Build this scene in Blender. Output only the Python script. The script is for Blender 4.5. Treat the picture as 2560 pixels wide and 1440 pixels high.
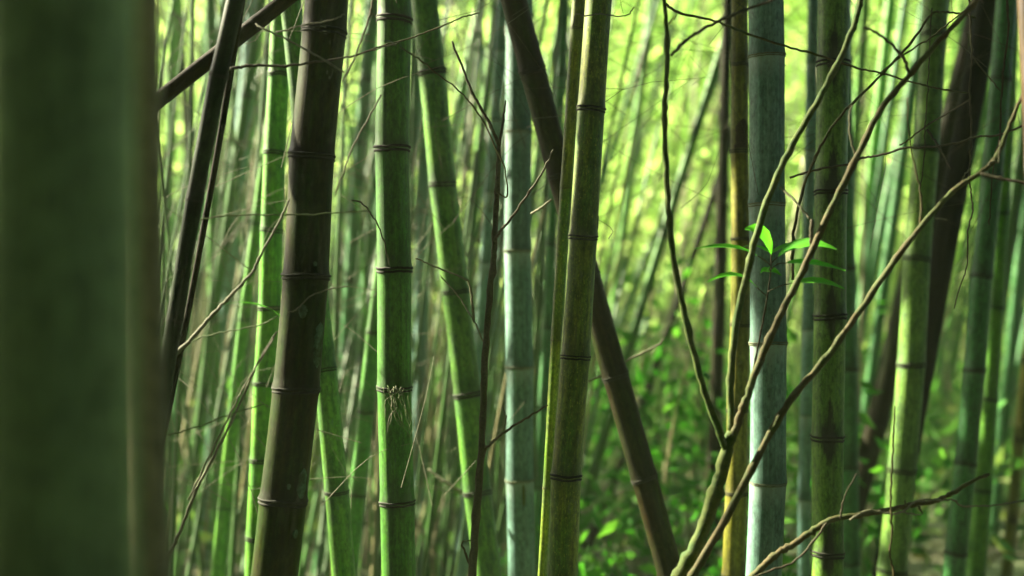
import bpy, math, random
import numpy as np
from mathutils import Vector
rng = np.random.default_rng(7)
random.seed(7)
S = bpy.context.scene
COL = S.collection
for o in list(bpy.data.objects):
    bpy.data.objects.remove(o)

# ------------------------------------------------------------------ camera, sky, sun, exposure
CAM_H, FPX = 1.5, 2560 * 50 / 36.0
cam = bpy.data.cameras.new('camera'); camo = bpy.data.objects.new('camera', cam); COL.objects.link(camo)
camo.location = (0, 0, CAM_H); camo.rotation_euler = (math.radians(90), 0, 0)
cam.lens = 50; cam.sensor_width = 36; cam.clip_start = 0.05; cam.clip_end = 500
cam.dof.use_dof = True; cam.dof.focus_distance = 3.25; cam.dof.aperture_fstop = 1.65
S.camera = camo
SUN_EL, SUN_AZ = math.radians(33), math.radians(-64)      # azimuth measured from +Y towards +X
w = bpy.data.worlds.new('World'); S.world = w; w.use_nodes = True
nt = w.node_tree; nt.nodes.clear()
sky = nt.nodes.new('ShaderNodeTexSky'); sky.sky_type = 'NISHITA'; sky.sun_disc = False
sky.sun_elevation = SUN_EL; sky.sun_rotation = SUN_AZ; sky.dust_density = 2.0
bg = nt.nodes.new('ShaderNodeBackground'); bg.inputs[1].default_value = 0.05
wo = nt.nodes.new('ShaderNodeOutputWorld')
nt.links.new(sky.outputs[0], bg.inputs[0]); nt.links.new(bg.outputs[0], wo.inputs[0])
sl = bpy.data.lights.new('sun', 'SUN'); sl.energy = 5.0; sl.angle = math.radians(0.8); sl.color = (1.0, 0.91, 0.66)
so = bpy.data.objects.new('sun', sl); COL.objects.link(so)
to_sun = Vector((math.sin(SUN_AZ) * math.cos(SUN_EL), math.cos(SUN_AZ) * math.cos(SUN_EL), math.sin(SUN_EL)))
so.rotation_euler = to_sun.to_track_quat('Z', 'Y').to_euler(); so.location = to_sun * 60
S.view_settings.view_transform = 'Standard'; S.view_settings.look = 'None'
S.view_settings.exposure = 3.1; S.view_settings.gamma = 1.0; S.view_settings.use_curve_mapping = False
S.cycles.max_bounces = 8; S.cycles.diffuse_bounces = 4; S.cycles.transmission_bounces = 4
S.cycles.volume_bounces = 1; S.cycles.use_denoising = True; S.cycles.volume_step_rate = 4

def at(px, py, d):
    """a point d metres in front of the camera seen at photograph pixel px, py"""
    return np.array([(px - 1280) / FPX * d, d, CAM_H + (720 - py) / FPX * d])

# ------------------------------------------------------------------ materials
KA = 1.0          # culms and bark are darker than they look in sunlight
def new_mat(name):
    m = bpy.data.materials.new(name); m.use_nodes = True
    n = m.node_tree.nodes; b = n['Principled BSDF']
    return m, n, m.node_tree.links, b
def rgb(c): return (c[0], c[1], c[2], 1)
def mixc(n, l, fac, a, b, mode='MIX'):
    x = n.new('ShaderNodeMix'); x.data_type = 'RGBA'; x.blend_type = mode
    for i, v in ((0, fac), (6, a), (7, b)):
        if hasattr(v, 'is_linked') or hasattr(v, 'links'): l.new(v, x.inputs[i])
        else: x.inputs[i].default_value = v if i == 0 else rgb(v)
    return x.outputs[2]
def ramp(n, l, src, stops):
    r = n.new('ShaderNodeValToRGB'); e = r.color_ramp.elements
    while len(e) < len(stops): e.new(0.5)
    for i, (p, c) in enumerate(stops):
        e[i].position = p; e[i].color = rgb(c) if isinstance(c, (tuple, list)) else (c, c, c, 1)
    l.new(src, r.inputs[0]); return r.outputs[0]
def noise(n, l, vec, scale, detail=3, rough=0.6):
    t = n.new('ShaderNodeTexNoise'); t.inputs['Scale'].default_value = scale
    t.inputs['Detail'].default_value = detail; t.inputs['Roughness'].default_value = rough
    l.new(vec, t.inputs['Vector']); return t.outputs['Fac']
def scaled(n, l, vec, s):
    m = n.new('ShaderNodeVectorMath'); m.operation = 'MULTIPLY'; l.new(vec, m.inputs[0]); m.inputs[1].default_value = s
    return m.outputs[0]
def attr(n, name):
    a = n.new('ShaderNodeAttribute'); a.attribute_name = name; return a
def bamboo_mat(name, base, alt, moss, moss_amt=0.5, wax=0.0, wax_col=(0.42, 0.5, 0.44), rough=0.42, speck=0.4, spec=0.38, bloom=0.35, stain=0.0):
    base, alt, moss, wax_col = [tuple(v * KA for v in c) for c in (base, alt, moss, wax_col)]
    m, n, l, b = new_mat(name)
    cp = attr(n, 'cp').outputs['Vector']
    streak = noise(n, l, scaled(n, l, cp, (120, 120, 2.2)), 1.0, 4, 0.65)
    broad = noise(n, l, scaled(n, l, cp, (22, 22, 3.0)), 1.0, 3, 0.6)
    blot = noise(n, l, scaled(n, l, cp, (40, 40, 14)), 1.0, 5, 0.7)
    fine = noise(n, l, scaled(n, l, cp, (260, 260, 130)), 1.0, 3, 0.7)
    c = mixc(n, l, ramp(n, l, broad, [(0.36, 0.0), (0.64, 1.0)]), base, alt)
    st = ramp(n, l, streak, [(0.3, 0.62), (0.72, 1.3)])
    c = mixc(n, l, 1.0, c, st, 'MULTIPLY')
    mott = noise(n, l, scaled(n, l, cp, (95, 95, 48)), 1.0, 4, 0.7)
    c = mixc(n, l, 1.0, c, ramp(n, l, mott, [(0.32, 0.5), (0.5, 1.0), (0.7, 1.45)]), 'MULTIPLY')
    c = mixc(n, l, mul(n, l, ramp(n, l, blot, [(0.5, 0.0), (0.68, 1.0)]), moss_amt), c, moss)
    c = mixc(n, l, mul(n, l, ramp(n, l, fine, [(0.58, 0.0), (0.7, 1.0)]), speck), c, tuple(min(1, 2.0 * v + 0.015) for v in base))
    c = mixc(n, l, mul(n, l, ramp(n, l, fine, [(0.3, 1.0), (0.42, 0.0)]), speck), c, tuple(0.4 * v for v in moss))
    if wax > 0:
        vt = attr(n, 'vt').outputs['Fac']
        ad = n.new('ShaderNodeMath'); ad.operation = 'MULTIPLY_ADD'; l.new(streak, ad.inputs[0]); ad.inputs[1].default_value = 0.06; l.new(vt, ad.inputs[2])
        c = mixc(n, l, mul(n, l, ramp(n, l, ad.outputs[0], [(0.03, 1.0), (0.095, 0.0)]), wax), c, wax_col)
    patchy = noise(n, l, scaled(n, l, cp, (55, 55, 18)), 1.0, 6, 0.75)
    c = mixc(n, l, mul(n, l, ramp(n, l, patchy, [(0.56, 0.0), (0.68, 1.0)]), bloom), c, tuple(0.5 * v + 0.06 * KA for v in (base[0], base[1] * 1.25, base[2] + 0.08 * KA)))
    vt, vb, ang = [attr(n, k).outputs['Fac'] for k in ('vt', 'vb', 'ang')]
    def madd(x, k, y):
        q = n.new('ShaderNodeMath'); q.operation = 'MULTIPLY_ADD'; l.new(x, q.inputs[0]); q.inputs[1].default_value = k
        if hasattr(y, 'links'): l.new(y, q.inputs[2])
        else: q.inputs[2].default_value = y
        return q.outputs[0]
    dirt = madd(patchy, 0.10, madd(streak, 0.05, vb))                # weathering that creeps up from each node
    c = mixc(n, l, mul(n, l, ramp(n, l, dirt, [(0.075, 1.0), (0.16, 0.0)]), 0.6), c, tuple(0.55 * v for v in moss))
    dirt2 = madd(patchy, 0.07, vt)
    c = mixc(n, l, mul(n, l, ramp(n, l, dirt2, [(0.035, 1.0), (0.075, 0.0)]), 0.5 if wax == 0 else 0.1), c, moss)
    if stain > 0:                                                   # rot stains running down the culm above and below the nodes
        ab = n.new('ShaderNodeMath'); ab.operation = 'ABSOLUTE'; l.new(madd(ang, 1.0, 0.12), ab.inputs[0])
        mn = n.new('ShaderNodeMath'); mn.operation = 'MINIMUM'; l.new(madd(vb, 5.5, 0.0), mn.inputs[0]); l.new(madd(vt, 9.0, 0.0), mn.inputs[1])
        k = madd(blot, -1.5, madd(fine, -0.7, madd(ab.outputs[0], 1.25, mn.outputs[0])))
        k = madd(streak, -0.9, k)
        c = mixc(n, l, mul(n, l, ramp(n, l, madd(k, 0.5, 1.0), [(0.46, 1.0), (0.62, 0.0)]), stain), c, (0.010, 0.014, 0.004))
    oi = n.new('ShaderNodeObjectInfo')
    hs = n.new('ShaderNodeHueSaturation'); l.new(c, hs.inputs['Color'])
    mr = n.new('ShaderNodeMapRange'); mr.inputs[3].default_value = 0.88; mr.inputs[4].default_value = 1.14
    l.new(oi.outputs['Random'], mr.inputs[0]); l.new(mr.outputs[0], hs.inputs['Value'])
    l.new(hs.outputs[0], b.inputs['Base Color'])
    b.inputs['Roughness'].default_value = rough; b.inputs['Specular IOR Level'].default_value = spec
    l.new(ramp(n, l, blot, [(0.3, rough - 0.06), (0.75, min(1, rough + 0.3))]), b.inputs['Roughness'])
    bp = n.new('ShaderNodeBump'); bp.inputs['Strength'].default_value = 0.25; bp.inputs['Distance'].default_value = 0.002
    l.new(streak, bp.inputs['Height']); l.new(bp.outputs[0], b.inputs['Normal'])
    return m
def mul(n, l, a, k):
    x = n.new('ShaderNodeMath'); x.operation = 'MULTIPLY'; l.new(a, x.inputs[0]); x.inputs[1].default_value = k
    return x.outputs[0]
def bark_mat(name, base, alt, moss, moss_amt=0.6, scale=60, rough=0.75):
    m, n, l, b = new_mat(name)
    g = n.new('ShaderNodeNewGeometry').outputs['Position']
    a = noise(n, l, g, scale, 5, 0.7); f = noise(n, l, g, scale * 4, 4, 0.7); q = noise(n, l, g, scale * 0.25, 3, 0.6)
    c = mixc(n, l, ramp(n, l, a, [(0.38, 0.0), (0.62, 1.0)]), base, alt)
    c = mixc(n, l, mul(n, l, ramp(n, l, q, [(0.45, 0.0), (0.6, 1.0)]), moss_amt), c, moss)
    c = mixc(n, l, 1.0, c, ramp(n, l, f, [(0.3, 0.55), (0.7, 1.4)]), 'MULTIPLY')
    l.new(c, b.inputs['Base Color']); b.inputs['Roughness'].default_value = rough
    b.inputs['Specular IOR Level'].default_value = 0.25
    bp = n.new('ShaderNodeBump'); bp.inputs['Strength'].default_value = 0.6; bp.inputs['Distance'].default_value = 0.0025
    l.new(f, bp.inputs['Height']); l.new(bp.outputs[0], b.inputs['Normal'])
    return m
def leaf_mat(name, stops, trans=0.5, rough=0.45, boost=1.6):
    m, n, l, b = new_mat(name)
    c = ramp(n, l, attr(n, 'tint').outputs['Fac'], stops)
    l.new(c, b.inputs['Base Color']); b.inputs['Roughness'].default_value = rough + 0.15; b.inputs['Specular IOR Level'].default_value = 0.1
    t = n.new('ShaderNodeBsdfTranslucent')
    l.new(mixc(n, l, 1.0, c, (boost, boost * 1.05, boost * 0.7), 'MULTIPLY'), t.inputs[0])
    x = n.new('ShaderNodeMixShader'); x.inputs[0].default_value = trans
    l.new(b.outputs[0], x.inputs[1]); l.new(t.outputs[0], x.inputs[2]); l.new(x.outputs[0], n['Material Output'].inputs[0])
    return m

M = {}
M['brown'] = bamboo_mat('brown culm', (0.025, 0.021, 0.001), (0.014, 0.040, 0.002), (0.014, 0.010, 0.001), 0.7, bloom=0.08, spec=0.12)
M['dgreen'] = bamboo_mat('dark green culm', (0.026, 0.145, 0.006), (0.050, 0.175, 0.008), (0.016, 0.055, 0.004), 0.6, speck=0.6)
M['green'] = bamboo_mat('green culm', (0.065, 0.26, 0.010), (0.11, 0.30, 0.014), (0.025, 0.13, 0.010), 0.6, speck=0.5)
M['teal'] = bamboo_mat('teal green culm', (0.026, 0.160, 0.032), (0.045, 0.195, 0.042), (0.008, 0.060, 0.014), 0.85, wax=0.06, speck=0.8)
M['bluegrey'] = bamboo_mat('waxy blue grey culm', (0.092, 0.205, 0.155), (0.120, 0.235, 0.185), (0.05, 0.135, 0.092), 0.5, wax=0.4, bloom=0.25, speck=0.25, rough=0.5)
M['olive'] = bamboo_mat('olive culm', (0.150, 0.170, 0.005), (0.060, 0.150, 0.006), (0.030, 0.055, 0.003), 0.85, speck=0.8)
M['yellow'] = bamboo_mat('yellow brown culm', (0.20, 0.19, 0.020), (0.13, 0.145, 0.014), (0.05, 0.045, 0.006), 0.7, spec=0.25)
M['leanbrown'] = bamboo_mat('dead brown culm', (0.015, 0.010, 0.001), (0.013, 0.025, 0.001), (0.012, 0.007, 0.003), 0.7, rough=0.5, bloom=0.05, spec=0.12)
M['darktrunk'] = bamboo_mat('dark dead culm', (0.022, 0.015, 0.002), (0.014, 0.014, 0.002), (0.008, 0.006, 0.003), 0.7, rough=0.6, bloom=0.05, spec=0.1)
M['darkgreenold'] = bamboo_mat('dark old culm', (0.012, 0.030, 0.006), (0.009, 0.020, 0.005), (0.006, 0.006, 0.003), 0.6, bloom=0.05, spec=0.12)
M['nearold'] = bamboo_mat('old green culm', (0.34, 0.46, 0.18), (0.30, 0.41, 0.15), (0.22, 0.28, 0.11), 0.6, spec=0.15)
M['nearbrown'] = bamboo_mat('weathered brown culm', (0.30, 0.26, 0.17), (0.24, 0.21, 0.13), (0.14, 0.12, 0.07), 0.6, spec=0.1)
M['edgegreen'] = bamboo_mat('yellow edged culm', (0.050, 0.170, 0.012), (0.085, 0.205, 0.016), (0.010, 0.060, 0.010), 0.9, speck=0.8)
M['blacktrunk'] = bamboo_mat('black dead trunk', (0.006, 0.005, 0.001), (0.005, 0.006, 0.001), (0.003, 0.003, 0.001), 0.6, rough=0.6, bloom=0.03, spec=0.08)
M['moss'] = bamboo_mat('mossy green culm', (0.095, 0.215, 0.028), (0.14, 0.26, 0.035), (0.025, 0.075, 0.014), 0.8, speck=0.7)
M['stained'] = bamboo_mat('stained green culm', (0.085, 0.200, 0.020), (0.12, 0.235, 0.026), (0.025, 0.06, 0.010), 0.7, speck=0.7, stain=0.9)
M['dry'] = bamboo_mat('dry beige culm', (0.34, 0.32, 0.16), (0.27, 0.29, 0.13), (0.15, 0.14, 0.06), 0.5)
M['orange'] = bamboo_mat('orange brown culm', (0.07, 0.036, 0.010), (0.055, 0.032, 0.009), (0.03, 0.016, 0.006), 0.6)
M['ring'] = bark_mat('dark node scar', (0.006, 0.006, 0.003), (0.014, 0.015, 0.005), (0.012, 0.02, 0.005), 0.5, 90)
M['ringpale'] = bark_mat('pale node scar', (0.16, 0.19, 0.12), (0.10, 0.11, 0.05), (0.05, 0.05, 0.025), 0.6, 70)
M['ringmid'] = bark_mat('olive node scar', (0.05, 0.055, 0.015), (0.08, 0.085, 0.02), (0.02, 0.02, 0.01), 0.6, 90)
M['twigdark'] = bark_mat('dark twig bark', (0.045, 0.035, 0.020), (0.065, 0.055, 0.028), (0.05, 0.06, 0.02), 0.4, 80)
M['twigbrown'] = bark_mat('brown branch bark', (0.075, 0.058, 0.016), (0.045, 0.048, 0.013), (0.045, 0.075, 0.010), 0.75, 60)
M['twigmoss'] = bark_mat('mossy branch bark', (0.075, 0.105, 0.014), (0.045, 0.070, 0.010), (0.025, 0.075, 0.007), 0.7, 70)
M['twigpale'] = bark_mat('pale dry twig bark', (0.17, 0.165, 0.105), (0.12, 0.12, 0.07), (0.09, 0.105, 0.045), 0.4, 80)
M['twiggreen'] = bark_mat('green twig bark', (0.07, 0.12, 0.03), (0.09, 0.12, 0.035), (0.05, 0.08, 0.02), 0.4, 80)
M['lichen'] = bark_mat('pale green lichen', (0.10, 0.175, 0.10), (0.065, 0.125, 0.06), (0.04, 0.06, 0.02), 0.9, 110, 0.9)
M['sheath'] = bark_mat('dark culm sheath', (0.045, 0.028, 0.012), (0.06, 0.042, 0.016), (0.03, 0.02, 0.01), 0.5, 70)
M['sproutleaf'] = leaf_mat('fresh leaf', [(0.0, (0.05, 0.28, 0.014)), (1.0, (0.09, 0.37, 0.02))], 0.45, 0.4, 1.15)
M['shrubleaf'] = leaf_mat('shrub leaf', [(0.0, (0.022, 0.13, 0.010)), (0.6, (0.045, 0.20, 0.016)), (1.0, (0.10, 0.27, 0.03))], 0.4)
M['bambooleaf'] = leaf_mat('bamboo leaf', [(0.0, (0.20, 0.32, 0.11)), (0.4, (0.28, 0.41, 0.15)), (0.8, (0.42, 0.52, 0.23)), (1.0, (0.52, 0.53, 0.32))], 0.55, 0.5, 1.9)  # leaf tones brightened and paled to make up for the thin haze
M['shadeleaf'] = leaf_mat('darkened blocker leaf', [(0.0, (0.03, 0.06, 0.012)), (1.0, (0.06, 0.10, 0.02))], 0.3, 0.5, 1.2)  # leaf colour darkened so the unseen blockers bounce little light
M['litter'] = leaf_mat('fallen leaf', [(0.0, (0.035, 0.045, 0.014)), (0.6, (0.06, 0.06, 0.024)), (1.0, (0.12, 0.11, 0.05))], 0.3, 0.7, 1.2)
M['grassleaf'] = leaf_mat('ground cover leaf', [(0.0, (0.04, 0.13, 0.02)), (0.7, (0.08, 0.20, 0.035)), (1.0, (0.18, 0.22, 0.08))], 0.4)
def ground_mat():
    m, n, l, b = new_mat('forest floor')
    g = n.new('ShaderNodeNewGeometry').outputs['Position']
    a = noise(n, l, g, 0.6, 4, 0.6); f = noise(n, l, g, 9.0, 5, 0.75)
    c = mixc(n, l, ramp(n, l, a, [(0.4, 0.0), (0.6, 1.0)]), (0.085, 0.090, 0.040), (0.06, 0.105, 0.028))
    c = mixc(n, l, 1.0, c, ramp(n, l, f, [(0.3, 0.45), (0.7, 1.5)]), 'MULTIPLY')
    l.new(c, b.inputs['Base Color']); b.inputs['Roughness'].default_value = 0.95
    bp = n.new('ShaderNodeBump'); bp.inputs['Strength'].default_value = 0.8; bp.inputs['Distance'].default_value = 0.06
    l.new(f, bp.inputs['Height']); l.new(bp.outputs[0], b.inputs['Normal'])
    return m
M['ground'] = ground_mat()

# ------------------------------------------------------------------ mesh helpers
def mesh_obj(name, verts, faces, mat, parent=None, attrs=None, smooth=True):
    me = bpy.data.meshes.new(name); me.from_pydata([tuple(v) for v in verts], [], faces)
    for k, a in (attrs or {}).items():
        a = np.asarray(a, dtype=np.float32)
        t = me.attributes.new(k, 'FLOAT_VECTOR' if a.ndim == 2 else 'FLOAT', 'POINT')
        t.data.foreach_set('vector' if a.ndim == 2 else 'value', a.ravel())
    if smooth: me.polygons.foreach_set('use_smooth', [True] * len(me.polygons))
    me.materials.append(mat); me.update()
    o = bpy.data.objects.new(name, me); COL.objects.link(o)
    if parent is not None:
        o.parent = parent; o.location = tuple(-np.array(parent['base'])) if 'base' in parent else (0, 0, 0)
    return o
def tag(o, label=None, cat=None, group=None, kind=None):
    for k, v in (('label', label), ('category', cat), ('group', group), ('kind', kind)):
        if v: o[k] = v
    return o
BASES = {}
def thing(name, loc, label, cat, group=None):
    o = bpy.data.objects.new(name, None); o.empty_display_size = 0.1; COL.objects.link(o)
    o.location = tuple(loc); BASES[o] = Vector(loc)
    return tag(o, label, cat, group)
def part(o, root):
    """make o, built in world coordinates, a child of root without moving it"""
    o.parent = root
    b = root.matrix_basis.translation
    p = root.parent
    while p is not None:
        b = b + p.matrix_basis.translation; p = p.parent
    o.location = o.location - b
    return o
def frames(pts):
    pts = np.asarray(pts, float); t = np.gradient(pts, axis=0); t /= np.linalg.norm(t, axis=1)[:, None]
    ref = np.array([0, -1.0, 0.0]); U = []
    for k in t:
        u = ref - k * ref.dot(k)
        if np.linalg.norm(u) < 0.2: u = np.array([1.0, 0, 0]) - k * k[0]
        U.append(u / np.linalg.norm(u))
    U = np.array(U); return t, U, np.cross(t, U)
def tube_data(pts, rad, sides=10, cap=True):
    """angle 0 faces the camera"""
    pts = np.asarray(pts, float); rad = np.asarray(rad, float); t, U, W = frames(pts)
    a = np.linspace(0, 2 * math.pi, sides, endpoint=False); ca, sa = np.cos(a), np.sin(a)
    V = pts[:, None, :] + rad[:, None, None] * (U[:, None, :] * ca[None, :, None] + W[:, None, :] * sa[None, :, None])
    s = np.concatenate([[0], np.cumsum(np.linalg.norm(np.diff(pts, axis=0), axis=1))])
    cp = np.stack([rad[:, None] * ca[None], rad[:, None] * sa[None], np.repeat(s[:, None], sides, 1)], 2)
    n = len(pts); F = []
    for i in range(n - 1):
        for j in range(sides):
            k = (j + 1) % sides
            F.append((i * sides + j, i * sides + k, (i + 1) * sides + k, (i + 1) * sides + j))
    if cap:
        F.append(tuple(range(sides - 1, -1, -1))); F.append(tuple((n - 1) * sides + j for j in range(sides)))
    return V.reshape(-1, 3), F, cp.reshape(-1, 3), np.repeat(s, sides)
def smooth_path(pts, per=6):
    pts = np.asarray(pts, float)
    if len(pts) < 3: return np.array([pts[0] + (pts[-1] - pts[0]) * f for f in np.linspace(0, 1, per + 1)])
    P = np.vstack([2 * pts[0] - pts[1], pts, 2 * pts[-1] - pts[-2]]); out = []
    for i in range(1, len(P) - 2):
        for f in np.linspace(0, 1, per, endpoint=False):
            a, b, c, d = P[i - 1], P[i], P[i + 1], P[i + 2]
            out.append(0.5 * (2 * b + (c - a) * f + (2 * a - 5 * b + 4 * c - d) * f * f + (3 * b - a - 3 * c + d) * f ** 3))
    out.append(P[-2]); return np.array(out)

# ------------------------------------------------------------------ bamboo culms
class Axis:
    """centre line and radius of a culm read from edge pairs (y, left x, right x) at a distance d"""
    def __init__(s, edges, d, deg=2, d2=None):
        e = np.array(edges, float); s.y = e[:, 0]; s.d = d
        s.dk = 0 if d2 is None else (d2 - d) / 1440.0        # distance change from top to bottom of the frame
        c = (e[:, 1] + e[:, 2]) / 2; wd = e[:, 2] - e[:, 1]
        s.c = np.polyfit(e[:, 0], c, min(deg, len(e) - 1)); s.w = np.polyfit(e[:, 0], wd, min(1, len(e) - 1))
        s.y0, s.y1 = min(0, e[0, 0]), max(1440, e[-1, 0])
        s.sl = np.polyder(s.c) if len(s.c) > 1 else np.array([0.0])
        s.s0, s.s1 = np.polyval(s.sl, s.y0), np.polyval(s.sl, s.y1); s.ny, s.no = None, None
    def cx(s, y):
        y = np.asarray(y, float); yc = np.clip(y, s.y0, s.y1)
        b = 0 if s.ny is None else np.interp(y, s.ny, s.no)
        return b + np.polyval(s.c, yc) + np.where(y < s.y0, (y - s.y0) * s.s0, np.where(y > s.y1, (y - s.y1) * s.s1, 0))
    def dist(s, y): return s.d + s.dk * np.clip(y, -600, 2000)
    def pt(s, y): return at(s.cx(y), y, s.dist(y))
    def rad(s, y):
        yc = np.clip(y, s.y0 - 300, s.y1 + 300); tilt = math.atan(np.polyval(s.sl, np.clip(y, s.y0, s.y1)))
        return max(0.004, np.polyval(s.w, yc) * math.cos(tilt) / 2 / FPX * s.dist(y))
RING = [(-0.085, 0.980), (-0.075, 1.03), (-0.055, 1.06), (-0.030, 1.01), (-0.012, 1.01), (0.010, 1.08), (0.030, 1.075), (0.045, 1.02), (0.062, 0.985)]
def node_y(ax, nodes, ztop):
    y = sorted(nodes); yb = 720 + CAM_H / ax.d * FPX; yt = 720 - (ztop - CAM_H) / ax.d * FPX
    sp0 = (y[1] - y[0]) if len(y) > 1 else 300; sp1 = (y[-1] - y[-2]) if len(y) > 1 else 300
    while y[0] - sp0 > yt: y.insert(0, y[0] - sp0); sp0 *= 1.01
    k = sp1
    while y[-1] + k < yb - 40: y.append(y[-1] + k); k = max(140, k * 0.92)
    return y, yb
def culm(label, edges, d, nodes, mat, ring='ring', deg=2, d2=None, ztop=5.5, sides=22, group=None, cat='bamboo', whole=False, name='bamboo_culm', vis_only=True):
    ax = Axis(edges, d, deg, d2); ys, yb = node_y(ax, nodes, ztop)
    ax.ny = np.array(ys); ax.no = rng.normal(0, 0.03, len(ys)) * np.mean([e[2] - e[1] for e in edges])
    base = ax.pt(yb); base[2] = -0.05
    root = thing(name, base, label, cat, group)
    ybs = ys + [yb]
    seg_all = []
    for i in range(len(ybs) - 1):                                   # internode between node i and i + 1
        ya, yb_ = ybs[i + 1], ybs[i]                                # ya lower, yb_ upper
        off = rng.uniform(-50, 50, 3)
        tt = np.array([0, 0.02, 0.05, 0.12, 0.3, 0.5, 0.7, 0.88, 0.95, 0.98, 1.0])
        pts = [ax.pt(ya + (yb_ - ya) * t) for t in tt]
        fl = np.array([1.06, 1.05, 1.015, 0.998, 0.99, 0.988, 0.99, 0.997, 1.006, 1.018, 1.028])
        rad = np.array([ax.rad(ya + (yb_ - ya) * t) for t in tt]) * fl * 0.985
        V, F, cp, sv = tube_data(pts, rad, sides, cap=False)
        L = sv.max()
        seg_all.append((V, F, cp + off, L - sv, sv, np.arctan2(cp[:, 1], cp[:, 0])))
    if whole:
        off = 0; VV, FF, Z = [], [], []
        for V, F, *q in seg_all:
            FF += [tuple(k + off for k in f) for f in F]; VV.append(V); Z.append(q); off += len(V)
        part(mesh_obj('stem', np.vstack(VV), FF, M[mat], attrs={k: np.concatenate([z[i] for z in Z]) for i, k in enumerate(('cp', 'vt', 'vb', 'ang'))}), root)
    else:
        for V, F, *q in seg_all:
            part(mesh_obj('internode', V, F, M[mat], attrs=dict(zip(('cp', 'vt', 'vb', 'ang'), q))), root)
    for y in ys:
        r = ax.rad(y); p = ax.pt(y); q = ax.pt(y - 20); t = (q - p) / np.linalg.norm(q - p)
        t = t + np.array([rng.normal(0, 0.03), rng.normal(0, 0.02), 0]); t /= np.linalg.norm(t)
        k = min(r * 2, 0.085) * rng.uniform(1.15, 1.65) * (0.6 if ring == 'ringpale' else 1.0); sw = rng.uniform(0.8, 1.5)
        pts = [p + t * z * k for z, f in RING]; rad = [r * (1 + (f - 1) * (sw if f > 1 else 1)) * 0.99 for z, f in RING]
        V, F, cp, sv = tube_data(pts, rad, sides, cap=False)
        wob = rng.normal(0, 0.0005, sides) + 0.0011 * np.sin(np.arange(sides) / sides * 2 * math.pi * rng.integers(1, 4) + rng.uniform(0, 6))
        V = V + t * np.tile(wob, len(RING))[:, None]
        part(mesh_obj('node_ring', V, F, M[ring], attrs={'cp': cp}), root)
    return root, ax
def patch(root, ax, name, y_low, y_up, ang, half, shape, mat, lift=1.02):
    """a thin patch hugging the culm; ang in degrees from the side facing the camera, to the right"""
    rows, cols = 14, 9; V = []; th = 0.0012
    for i in range(rows):
        t = i / (rows - 1); y = y_low + (y_up - y_low) * t
        p = ax.pt(y); q = ax.pt(y - 10); k = (q - p) / np.linalg.norm(q - p); r = ax.rad(y) * lift
        u = np.array([0, -1.0, 0]); u -= k * u.dot(k); u /= np.linalg.norm(u); wv = np.cross(k, u)
        h = half * (math.sqrt(max(0, 1 - (2 * t - 1) ** 2)) if shape == 'ellipse' else math.sqrt(max(0, 1 - t ** 2.2)))
        h *= 1 + rng.normal(0, 0.14)
        for j in range(cols):
            a = math.radians(ang + h * (2 * j / (cols - 1) - 1)); e = abs(2 * j / (cols - 1) - 1)
            edge = 1.0 if (e < 0.99 and 0 < i < rows - 1) else 0.0
            V.append(p + (u * math.cos(a) + wv * math.sin(a)) * (r - (0 if edge else th * 2)))
    F = [(i * cols + j, i * cols + j + 1, (i + 1) * cols + j + 1, (i + 1) * cols + j) for i in range(rows - 1) for j in range(cols - 1)]
    return part(mesh_obj(name, V, F, M[mat]), root)

# ------------------------------------------------------------------ forest floor and hillside
def ground_z(x, y):
    x = np.asarray(x, float); y = np.asarray(y, float)
    h = np.clip(y - 17, 0, None); z = 0.52 * h - 0.0 * h
    z = z * np.clip(h / 6, 0, 1)
    return z + 0.10 * np.sin(x * 0.7 + 1) * np.cos(y * 0.5) * np.clip((y - 3) / 4, 0, 1)
gx = np.linspace(-22, 22, 89); gy = np.concatenate([np.linspace(-16, 0, 17), np.linspace(0.5, 36, 90)])
GX, GY = np.meshgrid(gx, gy); GZ = ground_z(GX, GY)
V = np.stack([GX, GY, GZ], 2).reshape(-1, 3); nx, ny = len(gx), len(gy)
F = [(j * nx + i, j * nx + i + 1, (j + 1) * nx + i + 1, (j + 1) * nx + i) for j in range(ny - 1) for i in range(nx - 1)]
tag(mesh_obj('ground', V, F, M['ground']), 'forest floor of leaf litter rising into a hillside behind the bamboo', kind='structure')

# ------------------------------------------------------------------ main bamboo culms, left to right
N, A = {}, {}
def C(key, label, *a, **k):
    N[key], A[key] = culm(label, *a, **k); return N[key]
G1 = 'bamboo culms in focus'; G2 = 'softly blurred bamboo culms behind'
C('near', 'added very thick dark green bamboo culm nearest the camera, blurred, at the far left', [(0, -75, 322), (1440, -60, 348)], 1.1, [-90, 1530], 'nearold', deg=1, group='out of focus culms close to the camera', sides=32)  # added culm standing in for a blurred band
C('near2', 'added slim dark brown culm, blurred, close to the camera beside the very thick green one', [(0, 318, 405), (1440, 335, 425)], 1.5, [-200, 1560], 'nearbrown', deg=1, group='out of focus culms close to the camera', sides=32)  # added as well, fills the rest of the blurred band
C('A', 'blackish green bamboo culm leaning right, in front of the diagonal dark pole', [(13, 560, 606), (190, 530, 578), (480, 466, 509), (720, 424, 468), (900, 400, 440)], 2.85, [-120, 190, 500, 800], 'darkgreenold', group=G1)
C('A2', 'thin dark stem leaning right close beside the blackish leaning culm', [(13, 592, 610), (190, 572, 588), (480, 515, 531), (900, 440, 456)], 3.0, [60, 310, 540, 770], 'darktrunk', group=G1, sides=12)
C('B', 'fallen dark pole lying diagonally across the top left corner', [(-20, 702, 766), (13, 665, 728), (130, 520, 585), (240, 390, 455), (420, 140, 210)], 3.2, [-150, 60, 290], 'darktrunk', deg=1, group='fallen dead poles', ztop=3.2)
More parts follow.
